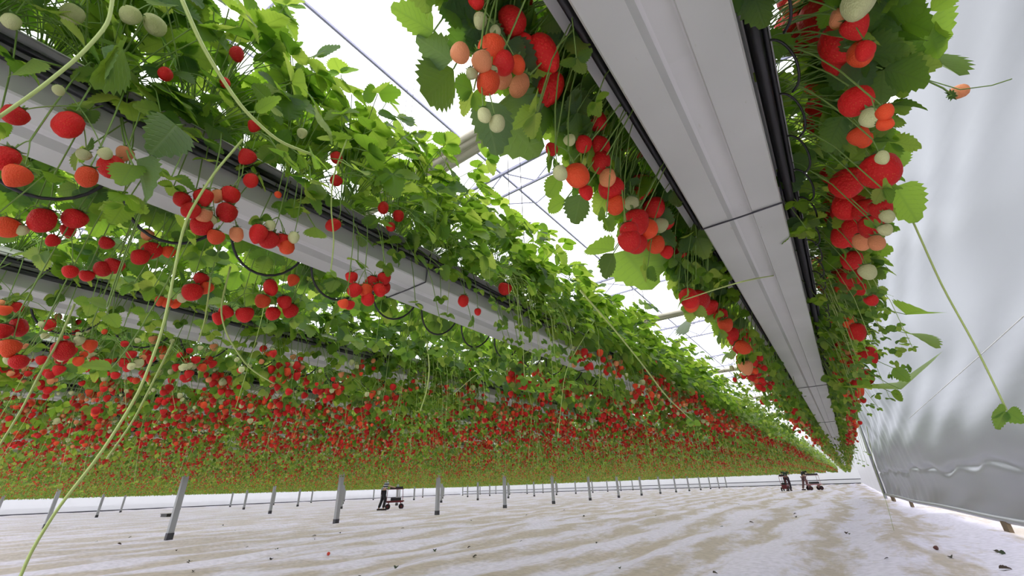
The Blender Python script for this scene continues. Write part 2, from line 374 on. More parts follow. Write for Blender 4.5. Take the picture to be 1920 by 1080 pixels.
# tension cord on the curtain
q = MB(); A = atX(1706, 783, 1.25); B = atX(1925, 585, 1.55); A2 = A+(B-A)*-.02; B2 = A+(B-A)*1.6
q.tube([A2, (A2+B2)/2+np.array([0, 0, -.01]), B2], .0045, M_BAG, 6)
tag(obj('tension_cord', q.mesh('tension_cord')), 'thin white cord running slantwise in front of the silvery curtain', 'cord')

# roof: ridged glass, trusses across, gutters along
RZ = 5.15
def build_roof():
    m = MB(); bay = 3.4; x = 3.72
    prof = []
    while x > -68: prof += [(x, RZ+.25), (x-bay/2, RZ+.95)]; x -= bay
    prof.append((x, RZ+.25)); m.extrudeY(prof, -12, 75, M_ROOF)
    tag(obj('ceiling', m.mesh('ceiling', False)), kind='structure')
build_roof()
def truss(y):
    m = MB()
    m.box((-31, y, RZ), (66, .04, .04), M_TRUSS); m.box((-31, y, RZ-.42), (66, .025, .03), M_TRUSS)
    x = 2.0; k = 0
    while x > -63:
        m.tube([(x, y, RZ-.42), (x-.55, y, RZ)], .011, M_TRUSS, 4, False); m.tube([(x-.55, y, RZ), (x-1.1, y, RZ-.42)], .011, M_TRUSS, 4, False); x -= 1.1
    return tag(obj('ceiling_beam', m.mesh('beam', False)), kind='structure')
t0 = truss(0); k = 0
for yy in np.arange(-.35, 70, 4.4):
    o = t0 if k == 0 else t0.copy()
    if k: COL.objects.link(o)
    o.location.y = float(yy); k += 1
for i in range(19):
    m = MB(); x = -3.08-3.4*i
    m.box((x, 31, RZ+.14), (.026, 80, .03), M_TRUSS); m.box((x-1.7, 31, RZ+.9), (.018, 80, .02), M_TRUSS)
    for y in np.arange(-8, 70, 4.4):
        m.tube([(x, y, RZ+.2), (x-1.7, y, RZ+.9)], .012, M_TRUSS, 4, False); m.tube([(x, y, RZ+.2), (x+1.7, y, RZ+.9)], .012, M_TRUSS, 4, False)
    tag(obj('ceiling_gutter_bar', m.mesh('bar', False)), kind='structure')
for k, yy in enumerate((3.35, 11.9, 20.3, 28.8, 37.2)):
    m = MB()
    for j in range(5): m.tube([(x, yy+.07*j-.15+.012*math.sin(x*2+j), RZ+.06-.03*(j % 2)+.01*math.sin(x*3+j*2)) for x in np.linspace(.6, -62, 60)], .05, M_SCREEN, 7)
    tag(obj('shade_screen', m.mesh('shade_screen')), 'beige shade screen folded into a bundle under the glass roof, %s from the front' % ordinal(k+1), 'shade screen', 'folded shade screens under the roof')

# posts
def make_post():
    t = empty('greenhouse_post')
    m = MB(); m.box((0, 0, RZ/2), (.12, .12, RZ), M_STEEL); obj('shaft', m.mesh('shaft', False), t)
    m = MB(); m.box((0, 0, .07), (.135, .135, .15), M_WIRE); obj('base_sleeve', m.mesh('base_sleeve', False), t)
    return t
post = make_post(); first = True
for li, (X, ln) in enumerate([(-13.4, 'nearest'), (-26.3, 'second'), (-39.2, 'third'), (-52, 'last')]):
    for k in range(15):
        y = 4.5+4.4*k
        if first: o = post; first = False
        else:
            o = post.copy(); COL.objects.link(o)
            for c in list(post.children): d = c.copy(); d.parent = o; COL.objects.link(d)
        o.location = (X, y, 0)
        tag(o, 'grey steel greenhouse post in the %s line of posts, %s from its left end' % (ln, ordinal(k+1)), 'post', 'greenhouse posts in the %s line' % ln)

# ------------------------------------------------------------------ gutters
GW = .114
def gutter_meshes(L0, L1):
    m = MB(); pr = [(-.128, .105), (-.124, .108), (-.120, .100), (-GW, .004), (-.110, 0), (-.036, 0), (-.022, .024), (-.016, .020), (.028, .020), (.031, .024), (.034, 0), (.110, 0), (GW, .004), (.120, .100), (.124, .108), (.128, .105)]
    m.extrudeY(pr, L0, L1, M_GUT); m.extrudeY([(-.108, .006), (-.036, .006), (-.018, .030), (.030, .030), (.036, .006), (.108, .006)][::-1], L0, L1, M_GUT)
    for y in (L0, L1): m.box((0, y, .05), (.226, .004, .10), M_GUT)
    tr = m.mesh('trough', False)
    m = MB(); m.extrudeY([(-.116, .11), (-.10, .148), (-.05, .158), (.05, .158), (.10, .148), (.116, .11), (.11, .02), (-.11, .02)][::-1], L0, L1, M_BAG, True)
    m.extrudeY([(-.122, .120), (-.145, .122), (-.172, .104), (-.174, .100), (-.145, .118), (-.122, .116)], L0, L1, M_BAG, True)
    m.extrudeY([(.122, .120), (.145, .122), (.172, .104), (.174, .100), (.145, .118), (.122, .116)][::-1], L0, L1, M_BAG, True)
    bg_ = m.mesh('grow_bag', False)
    m = MB(); m.tube([(.142, L0, .055), (.142, L1, .055)], .011, M_BLACK, 8); m.tube([(-.140, L0, .085), (-.140, L1, .085)], .009, M_BLACK, 8); m.tube([(.137, L0, .092), (.137, L1, .092)], .007, M_BLACK, 8)
    m.tube([(.162, L0, .078), (.162, L1, .078)], .006, M_BLACK, 6)
    pipe = m.mesh('irrigation_pipe')
    return tr, bg_, pipe
def bracket_mesh():
    m = MB(); m.tube([(-.145, 0, .13), (-.129, 0, .10), (-.118, 0, -.003), (0, 0, -.004), (.118, 0, -.003), (.129, 0, .10), (.145, 0, .13)], .0028, M_WIRE, 6); return m.mesh('bracket')
def hoop_mesh():
    m = MB(); a = np.linspace(0, math.pi, 15); m.tube([(-.10-.05*math.sin(t), -.12*math.cos(t), .05-.125*math.sin(t)) for t in a], .0042, M_BLACK, 6); return m.mesh('hoop')
def hose_mesh():
    P = np.array([(.14, 0, .06), (.165, .01, .09), (.19, .03, .085), (.205, .06, .05), (.20, .10, .02), (.185, .13, .03)]); t = np.linspace(0, 5, 26)
    P = np.column_stack([np.interp(t, np.arange(6), P[:, c]) for c in range(3)])
    for _ in range(8): P[1:-1] = .25*P[:-2]+.5*P[1:-1]+.25*P[2:]
    m = MB(); m.tube(P, .0028, M_BLACK, 6); return m.mesh('dripper')
TR, BG, PI_ = gutter_meshes(Y0, Y1); BRK = bracket_mesh(); HOOP = hoop_mesh(); HOSE = hose_mesh()
m = MB(); m.tube([(-.05, 0, .16), (-.05, 0, RZ-GZ-.45)], .0022, M_WIRE, 5); m.tube([(.05, 0, .16), (.05, 0, RZ-GZ-.45)], .0022, M_WIRE, 5); HW = m.mesh('hanging_wire')
for r in range(NROWS):
    nm = ('wide white growing gutter hanging overhead beside the plastic curtain' if r == 0 else
          'white growing gutter, %s from the plastic curtain, with strawberry plants on it' % ordinal(r+1))
    g = tag(empty('growing_gutter', (rowx(r), 0, GZ)), nm, 'gutter', 'hanging growing gutters')
    obj('trough', TR, g); obj('grow_bag', BG, g)
    if r < 8: obj('irrigation_pipe', PI_, g)
    if r < 5:
        for k in range(0, 16 if r < 2 else 6):
            y = 1.325+3.4*k if k or r else 1.325
            if r == 1: y = 1.02+1.7*k
            if r < 2 or k: obj('joint_bracket', BRK, g, (0, y, 0))
        for k in range(4): obj('hanging_wire', HW, g, (0, 1.85+2.2*k, 0))
    if r == 0:
        for k in range(26): 
            o = obj('dripper_hose', HOSE, g, (0, .45+.17*k, 0)); o.rotation_euler.z = 0
    if r in (1, 2):
        for k in range(14): obj('truss_support_hoop', HOOP, g, (0, -.02+.27*k, 0))

# ------------------------------------------------------------------ leaves
def leaflet_template(n=8, teeth=True):
    t = np.linspace(0, 1, 2*n+1)
    w = .47*np.sin(np.pi*np.clip(t, 0, 1)**.82)**.62*(1-.12*t); w[0] = .03; w[-1] = 0.02
    tooth = np.where(np.arange(2*n+1) % 2 == 1, 1.08, .90) if teeth else np.ones(2*n+1)
    fwd = np.where(np.arange(2*n+1) % 2 == 1, .035, -.015) if teeth else np.zeros(2*n+1)
    ex, ey = w*tooth, t+fwd*(t > 0)
    V, U, Q, T = [], [], [], []
    for j in range(n+1): V.append((0, t[2*j])); U.append((.5, t[2*j]))
    for sgn in (1, -1):
        base = len(V)
        for k in range(2*n+1): V.append((sgn*ex[k], ey[k])); U.append((.5+sgn*.5*ex[k]/.47, t[k]))
        for j in range(n):
            a, b_, e0, e1, e2 = j, j+1, base+2*j, base+2*j+1, base+2*j+2
            if sgn > 0: Q.append((a, e0, e1, b_)); T.append((b_, e1, e2))
            else: Q.append((a, b_, e1, e0)); T.append((b_, e2, e1))
    return np.array(V), np.array(U), np.array(Q), np.array(T)
LT_HI = leaflet_template(8); LT_MID = leaflet_template(5, True)
def place_leaflet(mb, tpl, p, d, nrm, L, mat, fold, droop, wid=1.0, roll=0):
    V, U, Q, T = tpl
    d = d/np.linalg.norm(d); x = np.cross(d, nrm); x /= np.linalg.norm(x)+1e-9; z = np.cross(x, d)
    u = V[:, 0]*L*wid; v = V[:, 1]*L
    h = fold*np.abs(u)*(1-.3*V[:, 1])-droop*L*V[:, 1]**2+roll*np.sin(V[:, 1]*9+V[:, 0]*5)*L*.03
    P = p+u[:, None]*x+v[:, None]*d+h[:, None]*z
    mb.add(P, Q, T, mat=mat, uv=U)
def bez(a, b, c, n):
    t = np.linspace(0, 1, n)[:, None]; return (1-t)**2*a+2*t*(1-t)*b+t*t*c
def trileaf(mb, tpl, p, az, tilt, L, R, mat, jit=.3):
    """three leaflets at the petiole end p; az: outward direction, tilt: how far the blade tips over"""
    o = np.array([math.cos(az), math.sin(az), 0]); up = np.array([0, 0, 1.])
    d = o*math.cos(tilt)-up*math.sin(tilt); nrm = up*math.cos(tilt)+o*math.sin(tilt)
    nrm = nrm+R.normal(0, jit, 3); side = np.cross(d, nrm); side /= np.linalg.norm(side)
    for a, s in ((0, 1.0), (1, .9), (-1, .9)):
        ang = a*R.uniform(1.15, 1.5); dd = d*math.cos(ang)+side*math.sin(ang)
        place_leaflet(mb, tpl, p+dd*L*.05, dd, nrm+R.normal(0, .12, 3), L*s*R.uniform(.9, 1.08), mat, R.uniform(.05, .45), R.uniform(.05, .35), R.uniform(.95, 1.12), R.uniform(0, 1))
def leaf_spots(R, n, low=.20, side=.34):
    out = []
    for _ in range(n):
        u = R.random(); az = R.normal(0, .75)
        if u < low:   rho, z, tilt, L = R.uniform(.14, .27), R.uniform(-.36, -.10), R.uniform(.6, 1.5), R.uniform(.035, .06)
        elif u < low+side: rho, z, tilt, L = R.uniform(.15, .36), R.uniform(-.14, .10), R.uniform(.3, 1.2), R.uniform(.058, .092)
        else:
            rho, z, tilt, L = R.uniform(.02, .33), R.uniform(.06, .46), R.uniform(-.2, .9), R.uniform(.062, .098)
            az = R.normal(0, 1.2)
        out.append((az, rho, z, tilt, L))
    return out
def make_foliage(R, nleaf, tpl, stems=True, big=1.0):
    fm = MB(); sm = MB()
    for az, rho, z, tilt, L in leaf_spots(R, nleaf):
        az2 = az*.8 if z < .05 else az
        tip = np.array([math.cos(az2)*rho, math.sin(az2)*rho*1.1, z])
        if z < .05: tip[0] = max(tip[0], .135)
        tip[1] = np.clip(tip[1], -.26, .26)
        trileaf(fm, tpl, tip, az, tilt, L*big, R, M_LEAF_PALE if (R.random() < .10) else M_LEAF)
        if stems:
            ctrl = np.array([tip[0]*.55+.02, tip[1]*.5, max(z, 0)+.10]) if z < .08 else np.array([tip[0]*.35, tip[1]*.35, z*.75])
            sm.tube(bez(np.array([0, 0, -.01]), ctrl, tip, 6), .0017, M_STEM, 5, False)
    return fm, sm

# ------------------------------------------------------------------ berries (unit diameter, hanging from the origin)
def berry_prof(kind):
    if kind == 0: P = [(.0, .0), (.16, -.005), (.34, -.03), (.47, -.14), (.5, -.30), (.46, -.50), (.37, -.70), (.24, -.88), (.10, -1.0), (.0, -1.03)]
    elif kind == 1: P = [(.0, .0), (.2, -.0), (.38, -.05), (.49, -.18), (.5, -.36), (.47, -.54), (.40, -.70), (.28, -.83), (.13, -.92), (.0, -.94)]
    else: P = [(.0, .0), (.15, -.01), (.30, -.05), (.43, -.20), (.47, -.42), (.48, -.62), (.42, -.82), (.29, -.98), (.13, -1.08), (.0, -1.11)]
    return P
def berry_mesh(kind, mat, calyx, seg=16, seedn=0):
    m = MB(); R = np.random.default_rng(100+kind+seedn); P = np.array(berry_prof(kind)); m.lathe(P, mat, seg=seg)
    V = m.v[0]; a = np.arctan2(V[:, 1], V[:, 0]); ph = R.uniform(0, 6, 3)
    k = 1+.05*np.sin(2*a+ph[0])+.035*np.sin(3*a+ph[1]+V[:, 2]*3); V[:, 0] *= k*1.04; V[:, 1] *= k*.96
    if calyx: add_calyx(m)
    return m.mesh('strawberry')
def add_calyx(m):
    n = 9
    for i in range(n):
        a = 2*math.pi*i/n; r = .42 if i % 2 else .50; c, s = math.cos(a), math.sin(a); w = .10
        def pt(rr, ww, z): return (c*rr-s*ww, s*rr+c*ww, z)
        m.add([pt(.03, -w*.6, .02), pt(.03, w*.6, .02), pt(.24, -w, .035), pt(.24, w, .035), pt(r, 0, -.02 if i % 3 else .14)],
              [[0, 2, 3, 1]], [[2, 4, 3]], mat=M_CALYX)
    m.tube([(0, 0, 0), (.01, 0, .2), (.03, .01, .38)], .035, M_STEM, 6, False)
m = MB(); add_calyx(m); CALYX = m.mesh('calyx')
BERRY, BERRYC = {}, {}
for key, mat in BM.items():
    for kind in range(3):
        BERRY[key, kind] = berry_mesh(kind, mat, False, 18, ord(key))
        BERRYC[key, kind] = berry_mesh(kind, mat, True, 12, ord(key))

def pick_col(R):
    u = R.random(); return 'R' if u < .50 else 'O' if u < .70 else 'P' if u < .83 else 'W'
def make_truss(R, n, zlo, zhi):
    """berries and stalks of one fruit truss, local to a plant crown facing +x"""
    ax = R.uniform(.165, .235); ay = R.uniform(-.09, .09); az = R.uniform(zlo, zhi)
    sm = MB(); top = np.array([.0, ay*.3, 0.]); node = np.array([ax, ay, az+.08])
    sm.tube(bez(top, np.array([.17, ay*.8, .06]), np.array([.175, ay, -.03]), 6), .0016, M_STEM, 5, False)
    sm.tube(bez(np.array([.175, ay, -.03]), np.array([.185, ay, -.1]), node, 5), .0016, M_STEM, 5, False)
    spots = []; tries = 0
    while len(spots) < n and tries < 400:
        tries += 1; q = np.array([ax, ay, az])+R.normal(0, 1, 3)*np.array([.028, .045, .038]); d = R.uniform(.020, .036)
        q[0] = max(q[0], .165)
        if all(np.linalg.norm(q-s[0]) > (d+s[1])*.47 for s in spots): spots.append((q, d))
    out = []
    for q, d in spots:
        col = pick_col(R); d = d*(.62 if col == 'W' else .8 if col == 'P' else 1)
        sm.tube(bez(node+R.normal(0, .006, 3), (node+q)/2+np.array([0, 0, .03]), q+np.array([0, 0, d*.3]), 4), .0011, M_STEM, 4, False)
        out.append((q, d, col, int(R.integers(0, 3)), (R.normal(0, .22), R.normal(0, .22), R.uniform(0, 6.28))))
    return sm, out
class Variant: pass
def make_variant(R, nleaf, ntruss, tpl, runner):
    v = Variant(); fm, st = make_foliage(R, nleaf, tpl); v.fol = fm.mesh('foliage', True, True)
    for _ in range(runner):                                       # a runner hanging down the outside
        y = R.uniform(-.1, .1); x = R.uniform(.2, .3); z = R.uniform(-.75, -.4)
        P = bez(np.array([.05, y*.3, .03]), np.array([x+.08, y, .1]), np.array([x, y+.02, -.2]), 6); P2 = bez(P[-1], np.array([x-.01, y+.02, -.3]), np.array([x+R.normal(0, .04), y+R.normal(0, .05), z]), 5)
        st.tube(np.concatenate([P, P2[1:]]), .0014, M_RUN, 5, False)
        f2 = MB()
        trileaf(fm, tpl, P2[-1], R.uniform(-1, 1), R.uniform(.3, 1), .022, R, M_LEAF_PALE)
    v.fol = fm.mesh('foliage', True, True)
    v.stalk = st.mesh('leaf_stalks'); v.tr = []; v.ber = []
    for _ in range(ntruss):
        sm, b_ = make_truss(R, int(R.integers(5, 11)), -.36, -.14); v.tr.append(sm.mesh('fruit_stalk')); v.ber += b_
    return v
Rv = np.random.default_rng(21)
V_NEAR = [make_variant(Rv, 34, 2, LT_HI, k % 2) for k in range(8)]
V_MID = [make_variant(Rv, 32, 4, LT_MID, 1 if k % 2 else 0) for k in range(8)]

plants = []        # (root, row, side, y)
def place_plant(v, r, side, y, fruit=True, calyx=False, seed=0, z=0):
    R = random.Random(seed); o = empty('strawberry_plant', (rowx(r)+side*.02, y, BAGZ), 0 if side > 0 else math.pi)
    s = 1.0
    if fruit: o.rotation_euler.z += R.uniform(-.2, .2); s = R.uniform(.9, 1.12); o.scale = (1, 1, s)
    obj('foliage', v.fol, o); obj('leaf_stalks', v.stalk, o)
    if fruit:
        for t in v.tr: obj('fruit_stalk', t, o)
        for q, d, col, kind, rot in v.ber:
            if R.random() < .12: continue
            if R.random() < .2: col = R.choice('RROW')
            b_ = obj('strawberry', BERRYC[col, kind], o, q); b_.scale = (d*1.2, d*1.2, d*(1.2/s)); b_.rotation_euler = rot
    plants.append((o, r, side, y)); return o

# fruit clusters of the nearest plants, read off the photograph: pixel x, y, diameter, ripeness
HB_L = [(958,54,46,'R'),(921,96,46,'O'),(980,84,40,'R'),(1005,111,58,'R'),(1030,160,54,'R'),(915,157,38,'O'),(985,160,34,'P'),(946,148,32,'P'),(942,118,36,'R'),(898,112,34,'P'),(862,107,32,'P'),(975,10,40,'R'),(925,58,18,'W'),(902,40,24,'W'),(968,122,28,'O'),(930,235,26,'W'),(906,215,22,'W'),(882,138,18,'W'),(890,5,26,'R'),(922,132,18,'W'),
 (1113,232,34,'R'),(1159,270,38,'R'),(1125,280,36,'R'),(1097,270,26,'R'),(1128,307,34,'R'),(1139,333,26,'P'),(1077,338,38,'O'),(1097,362,22,'R'),(1046,327,24,'W'),(1067,265,18,'W'),(1036,284,20,'R'),(1157,362,38,'R'),(1157,390,30,'O'),(1210,350,38,'R'),(1187,382,22,'W'),(1222,392,34,'R'),(1192,418,38,'R'),(1180,452,34,'R'),(1198,462,34,'R'),(1213,438,32,'O'),(1226,462,28,'O'),(1240,425,24,'W'),(1248,412,28,'R'),(1262,450,20,'R'),(1256,443,20,'P'),(1250,475,20,'R'),(1270,475,20,'R'),(1205,300,20,'R'),(1178,435,28,'R'),
 (1290,560,30,'R'),(1318,567,34,'R'),(1334,575,26,'R'),(1300,574,24,'O'),(1350,575,16,'W'),(1355,590,22,'R'),(1390,582,20,'R'),(1360,610,22,'O'),(1383,608,24,'R'),(1378,640,26,'R'),(1390,630,20,'O'),(1407,638,24,'R'),(1398,690,22,'P'),(1412,678,24,'R'),(1426,690,24,'R'),(1438,676,22,'R'),(1385,655,22,'O'),(1395,660,18,'W'),(1372,628,22,'R')]
HB_R = [(1540,25,68,'R'),(1577,83,60,'R'),(1490,25,28,'P'),(1502,58,46,'R'),(1476,52,32,'R'),(1507,86,42,'R'),(1535,120,46,'R'),(1562,120,40,'R'),(1616,100,36,'O'),(1632,95,28,'R'),(1485,0,36,'R'),(1580,34,28,'P'),(1602,48,36,'R'),(1625,8,50,'W'),(1608,199,44,'R'),(1527,207,28,'R'),(1525,235,32,'R'),(1638,221,28,'W'),(1662,213,24,'O'),(1607,258,28,'O'),(1630,262,22,'O'),(1655,240,22,'O'),(1648,328,52,'R'),(1600,350,46,'R'),(1605,385,42,'R'),(1560,382,34,'O'),(1560,335,26,'R'),(1577,360,34,'R'),(1588,402,38,'R'),(1565,410,34,'R'),(1622,402,34,'R'),(1640,425,36,'R'),(1655,392,30,'R'),(1612,430,38,'R'),(1585,440,32,'R'),(1598,450,32,'R'),(1622,453,26,'P'),(1648,455,22,'P'),(1664,410,20,'W'),(1660,432,18,'W'),(1555,473,20,'O'),(1572,425,30,'R'),(1656,300,20,'W'),(1525,165,20,'O'),
 (1602,490,28,'R'),(1535,500,26,'R'),(1558,503,26,'R'),(1600,518,32,'R'),(1575,520,30,'R'),(1552,537,28,'R'),(1585,540,28,'O'),(1605,541,24,'R'),(1628,513,24,'W'),(1560,575,22,'R'),(1563,600,26,'R'),(1588,602,20,'O'),(1632,565,18,'R'),(1610,620,24,'R'),(1560,655,22,'R'),(1588,652,26,'R'),(1600,675,26,'R'),(1625,670,24,'R'),(1578,705,20,'R'),(1600,710,24,'R'),(1622,708,22,'R'),(1600,648,14,'W'),(1612,690,16,'P'),(1590,728,20,'R'),(1608,735,20,'O')]
HB_2N = [(130,232,46,'R'),(28,220,38,'R'),(105,170,20,'W'),(14,298,44,'R'),(35,335,42,'O'),(158,292,22,'W'),(188,290,22,'W'),(235,291,28,'P'),(162,328,34,'O'),(200,319,42,'R'),(232,322,14,'W'),(340,377,28,'R'),(378,370,30,'R'),(408,370,24,'P'),(430,368,30,'R'),(424,400,34,'R'),(386,402,28,'P'),(400,416,20,'W'),(365,398,28,'R'),(378,427,34,'R'),(404,445,28,'O'),(440,436,24,'P'),(485,440,32,'R'),(508,454,32,'R'),(536,464,26,'O'),(528,450,26,'R'),(505,425,18,'W'),(550,448,20,'W'),(633,428,24,'R'),(628,295,20,'R'),(632,342,20,'R'),(468,297,28,'R'),(470,338,24,'R'),(440,103,26,'R'),(311,142,24,'R'),(421,158,18,'R'),(720,392,20,'R'),(745,406,20,'R'),(730,427,16,'R'),(478,237,20,'R'),(140,25,34,'W'),(247,33,34,'W'),(286,47,36,'W'),(20,38,28,'W'),(565,250,18,'W'),(870,563,18,'R'),(950,543,22,'R'),(895,585,12,'R'),(658,520,20,'R'),(668,547,24,'R'),(682,548,24,'O'),(700,530,24,'R'),(718,522,22,'R'),(708,546,22,'R'),(690,562,22,'R'),(720,543,20,'R'),(640,570,18,'O'),(655,572,18,'R'),(520,367,12,'O')]
HB_2F = [(78,412,42,'R'),(142,413,36,'R'),(15,430,40,'O'),(40,432,20,'W'),(122,434,24,'R'),(100,455,22,'R'),(203,458,24,'R'),(215,500,30,'R'),(190,507,28,'R'),(260,486,28,'R'),(285,475,32,'R'),(312,476,22,'O'),(130,512,24,'R'),(160,517,22,'R'),(275,440,20,'P'),(360,553,32,'R'),(377,525,26,'R'),(390,542,22,'O'),(340,560,18,'W'),(300,566,18,'O'),(316,571,18,'O'),(333,570,16,'O'),(455,590,28,'R'),(430,590,24,'R'),(408,598,22,'R'),(512,590,24,'R'),(545,586,26,'R'),(530,567,24,'R'),(502,538,26,'R'),(495,567,24,'O'),(552,527,20,'O'),(22,612,32,'R'),(5,622,28,'R'),(15,655,34,'O'),(32,682,28,'R'),(15,676,20,'W'),(110,655,34,'R'),(148,640,18,'W'),(165,648,22,'O')]
FRUIT = {(0, -1): (HB_L, -.285), (0, 1): (HB_R, .235), (1, 1): (HB_2N, -1.03), (1, -1): (HB_2F, -1.47)}
def hand_foliage(R, nleaf, r, side, y, tpl):
    """a plant's own foliage; leaves are left out where its ripe fruit hangs free of them"""
    B = []
    for lst, X in FRUIT.values():
        for px, py, dia, col in lst: B.append((px, py, dia, abs(X)))
    B = np.array(B); fm = MB(); sm = MB()
    back = [(R.normal(0, .5), R.uniform(.25, .40), R.uniform(-.14, .22), R.uniform(.2, 1.3), R.uniform(.06, .10)) for _ in range(26 if r == 0 else 8)]
    lim = .27 if (r, side) == (0, -1) else .40
    if r == 1: back += [(R.normal(0, 1.3), R.uniform(.02, .22), R.uniform(.34, .52), R.uniform(-.2, .8), R.uniform(.085, .12)) for _ in range(9 if y < 1.7 else 4)]
    for az, rho, z, tilt, L in leaf_spots(R, nleaf, .14, .42)+back:
        rho = min(rho, lim*R.uniform(.85, 1.05)); L = L*(.85 if r else .95)
        az2 = az*.8 if z < .05 else az
        tip = np.array([math.cos(az2)*rho, math.sin(az2)*rho*1.1, z])
        if z < .05: tip[0] = max(tip[0], .135)
        tip[1] = np.clip(tip[1], -.2, .2); skip = False
        for f_ in (0, .6, 1.2):
            q = tip+np.array([math.cos(az), math.sin(az), -math.sin(tilt)])*L*f_
            w = np.array([rowx(r)+side*(.02+q[0]), y+side*q[1], BAGZ+q[2]]); c = MW.T@(w-np.array(CAM))
            if c[2] < .05: continue
            qx, qy = CX+F*c[0]/c[2], CY-F*c[1]/c[2]; rad = L*F/c[2]*.62
            dd = np.hypot(B[:, 0]-qx, B[:, 1]-qy); hit = (dd < rad+B[:, 2]*.35) & (abs(w[0]) < B[:, 3]-.012)
            if hit.any(): skip = True; break
        if skip: continue
        trileaf(fm, tpl, tip, az, tilt, L, R, M_LEAF_PALE if R.random() < .08 else M_LEAF)
        ctrl = np.array([tip[0]*.55+.02, tip[1]*.5, max(z, 0)+.10]) if z < .08 else np.array([tip[0]*.35, tip[1]*.35, z*.75])
        sm.tube(bez(np.array([0, 0, -.01]), ctrl, tip, 6), .0015, M_STEM, 5, False)
    v = Variant(); v.fol = fm.mesh('foliage', True, True); v.stalk = sm.mesh('leaf_stalks'); v.tr = []; v.ber = []
    return v

# spots, nearest first
cand = []
for r in range(9):
    for side in (1, -1):
        k = 0
        while True:
            y = -1.3+.22*k+(.11 if side < 0 else 0)+rng.normal(0, .02); k += 1
            if y > 16: break
            X = rowx(r)+side*.2
            if y < .08*abs(X)-.45: continue
            if r == 0 and y < .25: continue
            lim = 7.0 if r else 12.0
            d = math.hypot(X, y)
            cand.append((d if r else d*.62, r, side, y))
cand.sort(); chosen = cand[:300]; rest = cand[300:]
MANUAL = {(0, -1): 2.45, (0, 1): 3.3, (1, 1): 2.1, (1, -1): 1.9}
chosen.sort(key=lambda c: (c[1], -c[2], c[3]))
for i, (d, r, side, y) in enumerate(chosen):
    near = d < 3.2
    v = (V_NEAR if near else V_MID)[int(rng.integers(0, 8))]
    man = y < MANUAL.get((r, side), -9)
    if man: v = hand_foliage(np.random.default_rng(900+i), 74 if r == 0 else (56 if y < .45 else 30), r, side, y, LT_HI)
    place_plant(v, r, side, y, fruit=not man, seed=i+5)
lastY = {}
for d, r, side, y in chosen: lastY[r, side] = max(lastY.get((r, side), -9), y)

# hand-placed berries of the nearest plants (pixel x, y, diameter, colour), hung at the plane x = X beside their gutter
def nearest_plant(r, side, p):
    best = None
    for o, rr, ss, y in plants:
        if rr == r and ss == side:
            d = abs(y-p[1])
            if best is None or d < best[0]: best = (d, o)
    return best[1]
bpy.context.view_layer.update()
SP = {}
def hand_berries(lst, r, side, X, k=1.0, jx=.02):
    for px, py, dia, col in lst:
        p = atX(px, py, X+random.uniform(-jx, jx)); c = depth(p)
        th = math.hypot(px-CX, py-CY)/F; d = dia*c/F/(1+.15*th)*1.14*k
        pl = nearest_plant(r, side, p); inv = pl.matrix_world.inverted()
        kind = random.choice((0, 1, 1, 2)); top = Vector(p)+Vector((0, 0, d*.5)); loc = inv @ top
        b_ = obj('strawberry', BERRY[col, kind], pl, loc); s = pl.scale.z; b_.scale = (d, d, d*(.98+.1*random.random())/s)
        b_.rotation_euler = (random.gauss(0, .25), random.gauss(0, .25), random.uniform(0, 6.28))
        ca = obj('calyx', CALYX, b_)
        SP.setdefault(pl.name, []).append(loc.copy())
hand_berries(HB_L, 0, -1, -.285, 1.1); hand_berries(HB_R, 0, 1, .235, 1.22); hand_berries(HB_2N, 1, 1, -1.03); hand_berries(HB_2F, 1, -1, -1.47)
# a blushing berry out on its own bent stalk at the right
pl = nearest_plant(0, 1, atX(1790, 178, .5)); p = atX(1785, 178, .5); inv = pl.matrix_world.inverted(); loc = inv @ Vector(p)
b_ = obj('strawberry', BERRY['P', 2], pl, loc); d = 34*depth(p)/F/1.3; b_.scale = (d, d, d); b_.rotation_euler = (.3, -1.9, 0); obj('calyx', CALYX, b_)
sm = MB(); pts = [atX(1655, 80, .36), atX(1700, 125, .42), atX(1735, 150, .46), atX(1768, 165, .49), atX(1785, 178, .5)]
sm.tube([np.array(inv @ Vector(q)) for q in pts], .0022, M_STEM, 5)
pts = [atX(1740, 150, .46), atX(1800, 168, .5), atX(1860, 160, .53), atX(1897, 148, .55)]
sm.tube([np.array(inv @ Vector(q)) for q in pts], .0014, M_STEM, 5); obj('fruit_stalk', sm.mesh('fruit_stalk'), pl)
# stalks for the hand-placed berries: one mesh per plant
for nm, locs in SP.items():
    pl = bpy.data.objects[nm]; locs = [np.array(L_) for L_ in locs]
    while locs:
        seed_ = locs[0]; grp = [q for q in locs if np.linalg.norm(q-seed_) < .085]; locs = [q for q in locs if np.linalg.norm(q-seed_) >= .085]
        sm = MB(); node = np.mean(grp, axis=0)+np.array([0, 0, .045]); a = np.array([.03, node[1]*.4, .0])
        sm.tube(bez(a, np.array([min(.19, node[0]), node[1]*.85, .06]), node, 8), .0016, M_STEM, 5, False)
        for q in grp: sm.tube(bez(node, (node+q)/2+np.array([0, 0, .012]), q, 5), .0011, M_STEM, 5, False)
        obj('fruit_stalk', sm.mesh('fruit_stalk'), pl)

# labels of the individual plants
cnt = {}
for o, r, side, y in sorted(plants, key=lambda t: (t[1], t[2], t[3])):
    k = cnt[r, side] = cnt.get((r, side), 0)+1
    sd = 'right' if side > 0 else 'left'
    if r == 0: lab = 'strawberry plant hanging over the %s edge of the overhead gutter, %s from the front' % (sd, ordinal(k))
    else: lab = 'strawberry plant, %s side of the %s gutter from the curtain, %s from the front' % ('near' if side > 0 else 'far', ordinal(r+1), ordinal(k))
    tag(o, lab, 'strawberry plant', 'strawberry plants on the %s gutter' % ('overhead' if r == 0 else ordinal(r+1)))

